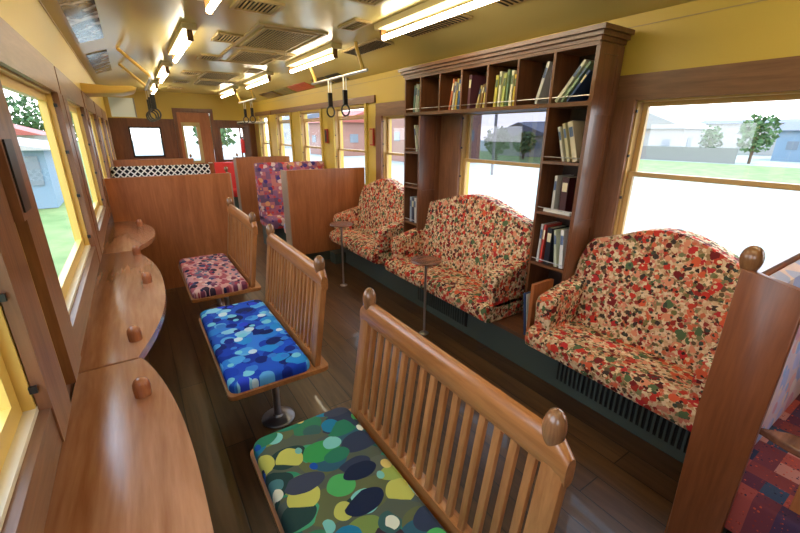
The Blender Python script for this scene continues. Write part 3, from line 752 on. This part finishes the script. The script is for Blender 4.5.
# ---------------------------------------------------------------- ceiling lamps, vents, straps
def lamp(x, y0, y1, label, s):
    t = thing('fluorescent_lamp', label, 'ceiling light', (x, (y0+y1)/2, ZC), 0, 'fluorescent ceiling lights'); h = (y1-y0)/2
    MB().box((-.05, -h-.02, -.040), (.05, h+.02, 0), .006).build('housing', M_WHITE if 0 else flat('cream_lamp_housing', (222, 204, 156), .35), t)
    MB().tube([(0, -h+.03, -.095), (0, h-.03, -.095)], .018, 14).build('tube', M_TUBE, t)
    for q in (-1, 1):
        MB().box((-.02, q*(h-.02)-.012, -.115), (.02, q*(h-.02)+.012, -.035), .005).build('socket', flat('brown_socket', (120, 84, 40), .5), t)
LY = [(-.6, .7), (1.60, 2.90), (3.72, 5.0), (5.85, 7.15), (8.0, 9.3)]
nmz = ['behind the viewer', 'nearest', 'second', 'third', 'farthest']
for k, (a, b) in enumerate(LY):
    lamp(1.74, a, b, nmz[k]+' fluorescent tube lamp in the right ceiling row, above the bookcase side', 1)
    lamp(.53, a, b, nmz[k]+' fluorescent tube lamp in the left ceiling row, above the counter side', -1)
def vent(x0, x1, y0, y1, label, z=ZC, big=False):
    t = thing('ceiling_vent', label, 'vent', ((x0+x1)/2, (y0+y1)/2, z), 0, 'ceiling vents'); hx, hy = (x1-x0)/2, (y1-y0)/2
    m = MB(); fw = .022
    for a, b in (((-hx, -hy), (hx, -hy+fw)), ((-hx, hy-fw), (hx, hy)), ((-hx, -hy+fw), (-hx+fw, hy-fw)), ((hx-fw, -hy+fw), (hx, hy-fw))):
        m.box((a[0], a[1], -.014), (b[0], b[1], 0), .003)
    m.build('frame', M_GRILL, t)
    MB().box((-hx+fw, -hy+fw, -.003), (hx-fw, hy-fw, 0)).build('backing', M_DARK, t, False)
    m = MB(); k = -hx+fw+.012
    while k < hx-fw:
        m.box((k, -hy+fw, -.010), (k+.007, hy-fw, -.002)); k += .026
    m.build('slats', M_GRILL, t, False)
vs = [(.70, .98, 2.82, 3.10), (.76, .98, 3.86, 4.20), (.78, 1.0, 4.98, 5.30), (1.50, 1.70-.06, 2.86, 3.16), (1.42, 1.62, 4.45, 4.80), (1.45, 1.64, 5.75, 6.05),
      (1.02, 1.46, 3.46, 4.30), (1.08, 1.44, 4.50, 5.20), (1.02, 1.46, 6.30, 7.1), (1.08, 1.44, 7.3, 8.0), (.76, .98, 6.4, 6.7), (.76, .98, 7.6, 7.9), (.76, .98, 8.7, 9.0),
      (1.42, 1.62, 7.2, 7.5), (1.02, 1.46, 1.7, 2.5), (.76, .98, 1.6, 1.9)]
for k, (a, b, c, d) in enumerate(vs):
    big = b-a > .3
    side = 'centre' if big else ('left' if a < 1 else 'right')
    vent(a, b, c, d, '%s rectangular grille in the %s of the ceiling, %s' % ('large' if big else 'small', side, ['beside the second lamps', 'above the blue bench', 'above the middle of the car', 'near the bookcase', 'over the far sofa', 'beyond the partitions', 'above the aisle', 'behind the big aisle grille', 'over the far seats', 'far along the car', 'past the left partition', 'over the rear seats', 'nearest the cab', 'far along the right lamps', 'just ahead of the viewer', 'above the nearest counter'][k]))
# raised frame joining the two large grilles
fr = MB()
for a, b in (((.96, 3.38), (.985, 5.3)), ((1.495, 3.38), (1.52, 5.3)), ((.985, 3.38), (1.495, 3.40)), ((.985, 5.28), (1.495, 5.3)), ((.985, 4.34), (1.495, 4.40))):
    fr.box((a[0], a[1], ZC-.012), (b[0], b[1], ZC), .002)
fr.build('trim_4', M_GRILL, None, True, kind='structure')

# slanted ventilation grilles on the right shoulder of the ceiling
for k, (a, b) in enumerate(((1.3, 2.0), (2.3, 3.0), (3.3, 4.0))):
    t = thing('shoulder_vent', 'slanted brown ceiling grille %s the bookcase crown' % ('above the near end of', 'above the middle of', 'just beyond')[k], 'vent', (2.02, (a+b)/2, 2.372))
    t.rotation_euler = (0, math.radians(5), 0)
    h = (b-a)/2
    MB().box((-.09, -h, -.012), (.09, h, 0), .003).build('frame', M_GRILL, t)
    m = MB()
    for q in range(18):
        yy = -h+.03+(2*h-.06)*q/17.0; m.box((-.075, yy-.006, -.016), (.075, yy+.006, -.011))
    m.build('slots', M_DARK, t, False)

# strap rails
def strap_rail(x, y0, y1, z, label, xb):
    t = thing('strap_rail', label, 'rail', (x, (y0+y1)/2, z)); h = (y1-y0)/2
    MB().tube([(0, -h, 0), (0, h, 0)], .013, 12).build('bar', M_CHROME, t)
    for s_ in (-1, 1):
        yy = s_*(h-.10)
        MB().tube([(0, yy, 0), (.0, yy, .04), (xb-x, yy, ZC-z-.03), (xb-x, yy, ZC-z)], .016, 10).build('bracket', M_FRAME, t)
def strap(x, y, z, label, group):
    t = thing('hanging_strap', label, 'strap', (x, y, z), 0, group)
    MB().box((-.016, -.012, -.13), (-.013, .012, .018)).box((.013, -.012, -.13), (.016, .012, .018)).box((-.016, -.012, .014), (.016, .012, .018)).build('webbing', M_WHITE, t, False)
    MB().box((-.022, -.014, -.26), (.022, .014, -.12), .006).build('sleeve', M_BLACK, t)
    P = [(.05*math.sin(2*PI*k/28), .05*math.sin(2*PI*k/28)*.3, -.31+.055*math.cos(2*PI*k/28)) for k in range(28)]
    MB().tube(P, .009, 8, True).build('ring', M_IRON, t)
strap_rail(1.92, 3.45, 4.80, 2.15, 'chrome strap rail on yellow brackets beside the bookcase top', 1.86)
strap(1.92, 3.93, 2.137, 'hanging strap with grey ring, nearer one on the right rail', 'straps on the right rail')
strap(1.92, 4.30, 2.137, 'hanging strap with grey ring, farther one on the right rail', 'straps on the right rail')
strap_rail(.28, 4.9, 6.2, 2.10, 'chrome strap rail on yellow brackets by the left ceiling lamps', .06)
for k, y in enumerate((5.1, 5.5, 5.9)): strap(.28, y, 2.087, ('nearest', 'middle', 'farthest')[k]+' strap hanging from the left strap rail', 'straps on the left rail')
strap_rail(1.92, 7.4, 8.6, 2.15, 'distant strap rail at the right, near the cab door', 1.86)
for k, y in enumerate((7.7, 8.2)): strap(1.92, y, 2.137, ('nearer', 'farther')[k]+' strap hanging from the distant right rail', 'straps on the far rail')

# advertising posters on the ceiling shoulders
def poster(P0, P1, y0, y1, m, label):
    t = MB(); v = Vector((P1[0]-P0[0], 0, P1[1]-P0[1])); nn = Vector((v.z, 0, -v.x)).normalized()*.004
    if nn.z > 0: nn = -nn
    c = Vector(((P0[0]+P1[0])/2, (y0+y1)/2, (P0[1]+P1[1])/2))
    q = [Vector((P0[0], y0, P0[1])), Vector((P1[0], y0, P1[1])), Vector((P1[0], y1, P1[1])), Vector((P0[0], y1, P0[1]))]
    a = [t.bm.verts.new(p-c+nn*2) for p in q]; b = [t.bm.verts.new(p-c+nn*.6) for p in q]
    t.bm.faces.new(a); t.bm.faces.new(b[::-1])
    for i in range(4): t.bm.faces.new((a[i], b[i], b[(i+1) % 4], a[(i+1) % 4]))
    o = t.build('ceiling_poster', m, None, False); o.location = c; return tag(o, label, 'poster', 'posters along the ceiling edge')
poster((-.20, 2.288), (-.03, 2.345), 3.0, 4.45, M_POSTBW, 'glossy black and white poster on the left ceiling shoulder, nearest')
poster((-.20, 2.288), (-.03, 2.345), 5.1, 6.6, M_POSTBW, 'second glossy black and white poster on the left ceiling shoulder')
for y0, y1, m, lb in ((4.95, 5.35, M_BLACK, 'small black poster by the strap rail'), (5.42, 5.85, M_POSTD, 'small brown and red poster behind the strap rail'), (6.1, 6.9, M_POSTR, 'bright red poster'), (7.0, 7.6, M_POSTG, 'dull green poster'), (7.75, 8.6, M_POSTD, 'dark brown poster, farthest')):
    poster((2.49, 2.26), (2.32, 2.32), y0, y1, m, lb+' on the right ceiling shoulder')

# left luggage shelf with a pale notice board beneath, right far shelf
t = thing('overhead_shelf', 'yellow overhead bracket shelf at the left wall above the partition', 'shelf', (WL+.001, 4.9, 1.92))
MB().prism([(0, 0), (.30, .02), (.40, .05), (.42, .075), (.38, .085), (.2, .075), (0, .085)], lambda u, v, hh: (u, hh, v), -.2, .3, .006).build('shelf_board', M_FRAME, t)
t = thing('notice_board', 'pale blue-white notice board hanging below the overhead shelf', 'notice board', (.0, 5.0, 1.74))
MB().box((-.10, 0, 0), (.10, .012, .178), .003).build('board', flat('pale_notice', (226, 234, 238), .3), t)
MB().box((.10, -.004, -.004), (.112, .016, .178), .002).build('edge_strip', M_STEEL, t)
t = thing('luggage_tray', 'white luggage tray on the right wall near the cab', 'shelf', (WR-.001, 9.2, 1.80))
MB().box((-.45, -.3, 0), (0, .5, .025), .006).build('tray', M_WHITE, t); MB().box((-.45, -.3, -.03), (-.43, .5, .0), .003).build('lip', M_BLACK, t)
# fire extinguisher on the far wall
t = thing('fire_extinguisher', 'small red fire extinguisher mounted on the far cab wall by the right window', 'fire extinguisher', (2.19, EY-.06, 1.15))
MB().lathe([(.0, 0), (.04, 0), (.045, .01), (.045, .26), (.03, .30), (.015, .31), (.015, .34), (0, .34)], (0,0,0), 20).build('cylinder', M_RED, t)
MB().box((-.015, -.05, .33), (.015, .03, .36), .004).build('valve', M_BLACK, t)
MB().box((-.03, .045, .1), (.03, .06, .2), .002).build('wall_bracket', M_BLACK, t)
# small framed holders between the windows
def holder(x, y, z, s, label, w_=.05, h=.12, inner=M_BLACK, outer=M_SIGNR):
    t = thing('notice_holder', label, 'notice holder', (x, y, z))
    MB().box((0, -w_, -h), (s*.02, w_, h), .004).build('frame', outer, t)
    MB().box((s*.02, -w_+.015, -h+.018), (s*.024, w_-.015, h-.018), .001).build('insert', inner, t)
holder(XR+.0, 4.39, 1.56, -1, 'small red framed notice on the yellow post beside the partition', .045, .10, flat('tan_insert', (190, 150, 100)))
holder(XR+.0, 5.78, 1.56, -1, 'small red-brown framed notice on the second yellow post from the partition', .045, .10)
holder(XL+.0, 1.28, 1.50, 1, 'wooden holder with a dark slot on the nearest left window post', .05, .10, M_BLACK, W_TRIMV)

# ---------------------------------------------------------------- outside
gd = MB().box((-120, -60, -1.3), (-1.0, 160, -1.1)).build('ground_left', M_GRASS, None, False, kind='structure')
MB().box((-1.0, -60, -1.3), (33, 160, -1.1)).build('ground_track', M_FIELD, None, False, kind='structure')
MB().box((33, -60, -1.3), (160, 160, -1.08)).build('ground_right', M_GRASS, None, False, kind='structure')
MB().box((50, -60, -1.1), (160, 160, -1.06)).build('yard_right', M_FIELD, None, False, kind='structure')
def house(x, y, w_, d, h, mw, mr, label, rz=0, rh=1.6, across=False):
    t = thing('house', label, 'house', (x, y, -1.08), rz)
    MB().box((-w_/2, -d/2, 0), (w_/2, d/2, h)).build('walls', mw, t, False)
    e = .5
    m = MB()
    if across: m.prism([(-d/2-e, h-.05), (d/2+e, h-.05), (0, h+rh)], lambda u, v, hh: (hh, u, v), -w_/2-e, w_/2+e)
    else: m.prism([(-w_/2-e, h-.05), (w_/2+e, h-.05), (0, h+rh)], lambda u, v, hh: (u, hh, v), -d/2-e, d/2+e)
    m.build('roof', mr, t, False)
    for k in range(3):
        yy = -d/2+d*(k+.5)/3
        MB().box((-w_/2-.05, yy-.5, h*.38), (-w_/2, yy+.5, h*.38+.9)).build('window', M_PALEWIN, t, False)
    for k in range(2):
        MB().box((-w_/4+k*w_/2-.6, -d/2-.05, h*.4), (-w_/4+k*w_/2+.6, -d/2, h*.4+1.0)).build('window', M_PALEWIN, t, False)
M_PALEWIN = flat('pale_house_window', (112, 120, 128), .3)
def tree(x, y, h, r, label, seed):
    rd = random.Random(seed); t = thing('tree', label, 'tree', (x, y, -1.08), 0, None)
    MB().tube([(0, 0, 0), (.05, 0, h*.3), (0, .05, h*.6)], .14, 8).build('trunk', M_BARK, t)
    m = MB()
    for k in range(340):
        a = rd.uniform(0, 2*PI); u = rd.uniform(-1, 1); q = rd.random()**.4
        p = Vector((r*q*math.sqrt(1-u*u)*math.cos(a), r*q*math.sqrt(1-u*u)*math.sin(a), h*.58+h*.40*q*u))
        sz = r*.17*rd.uniform(.6, 1.2); n1 = Vector((rd.uniform(-1,1), rd.uniform(-1,1), rd.uniform(-1,1))).normalized(); n2 = n1.orthogonal().normalized(); n3 = n1.cross(n2)
        vs_ = [m.bm.verts.new(p+(n2*math.cos(b)+n3*math.sin(b))*sz*(1 if i % 2 else .6)) for i, b in enumerate([2*PI*j/8 for j in range(8)])]
        m.bm.faces.new(vs_)
    m.build('foliage', M_LEAF, t, False)
house(-8.3, 34, 7.5, 5, 2.5, M_HWHITE, M_ROOFR, 'white house with a red roof seen through the left window', 0, 1.3)
house(-4.2, 22, 3.2, 6, 2.1, M_HBLUE, M_HWHITE, 'pale blue shed by the track seen through the left window', 0, .3)
for k in range(5): tree(-5.2-k*4.2, 58+(k % 2)*5, 6.2+(k % 3)*.5, 1.9, '%s green tree on the rise beyond the red roofed house, counting from the track' % ['first', 'second', 'third', 'fourth', 'fifth'][k], k)
house(62, 29, 8, 11, 3.6, M_HWHITE, M_HWHITE, 'white gabled house seen through the nearest right window', 0, 2.4, True)
house(82, 22, 8, 16, 4.6, M_HWHITE, M_ROOFG, 'long white building with a thin grey roof beyond the trees', 0, .6)
house(66, 11, 8, 9, 3.4, M_HBLUE, M_ROOFG, 'pale blue house with grey roof at the right edge', 0, 1.0)
house(26, 33, 6, 7, 5.2, M_HPINK, M_ROOFG, 'pink walled house seen through the tinted screen above the widest sofa', 0, 1.5)
house(46, 37, 7, 8, 2.6, M_HWHITE, M_ROOFG, 'white house with grey roof seen through the tinted screen', .2, 1.6, True)
house(58, 44, 7, 8, 3.2, M_HWHITE, M_ROOFG, 'farther grey roofed house seen through the tinted screen', .1, 1.6)
house(25, 50, 8, 8, 4.0, M_HPINK, M_ROOFR, 'pink house with red roof far ahead beyond the right windows', .1, 1.5)
house(30, 78, 10, 10, 5, M_HWHITE, M_ROOFG, 'white house farthest ahead on the right', .1, 1.5)
tree(53, 14.9, 5.0, 1.7, 'leafy green tree before the white buildings, right window', 21); tree(53, 18.7, 3.9, 1.1, 'round green bush by the white gabled house', 22)
tree(56, 8.2, 3.0, 1.2, 'pale shrub right of the leafy tree', 24)
tree(33, 31, 3.6, 1.4, 'green tree seen through the tinted screen beside the pink house', 25); tree(38, 31.5, 3.2, 1.4, 'green tree between the houses behind the tinted screen', 26)
tree(7.5, 46, 4.5, 2.0, 'pale green tree far ahead through the cab window', 27)
t = MB().box((51, 15.5, -1.07), (51.2, 27, .45)).build('boundary_wall', M_CONC, None, False); tag(t, 'long low grey wall beyond the grass verge', 'wall')
t = thing('utility_pole', 'thin pale utility pole seen through the tinted screen', 'pole', (21, 20, -1.1)); MB().tube([(0,0,0), (0,0,9)], .10, 10).build('pole', M_CONC, t); MB().box((-.6, -.05, 7.6), (.6, .05, 7.7)).build('crossarm', M_CONC, t)
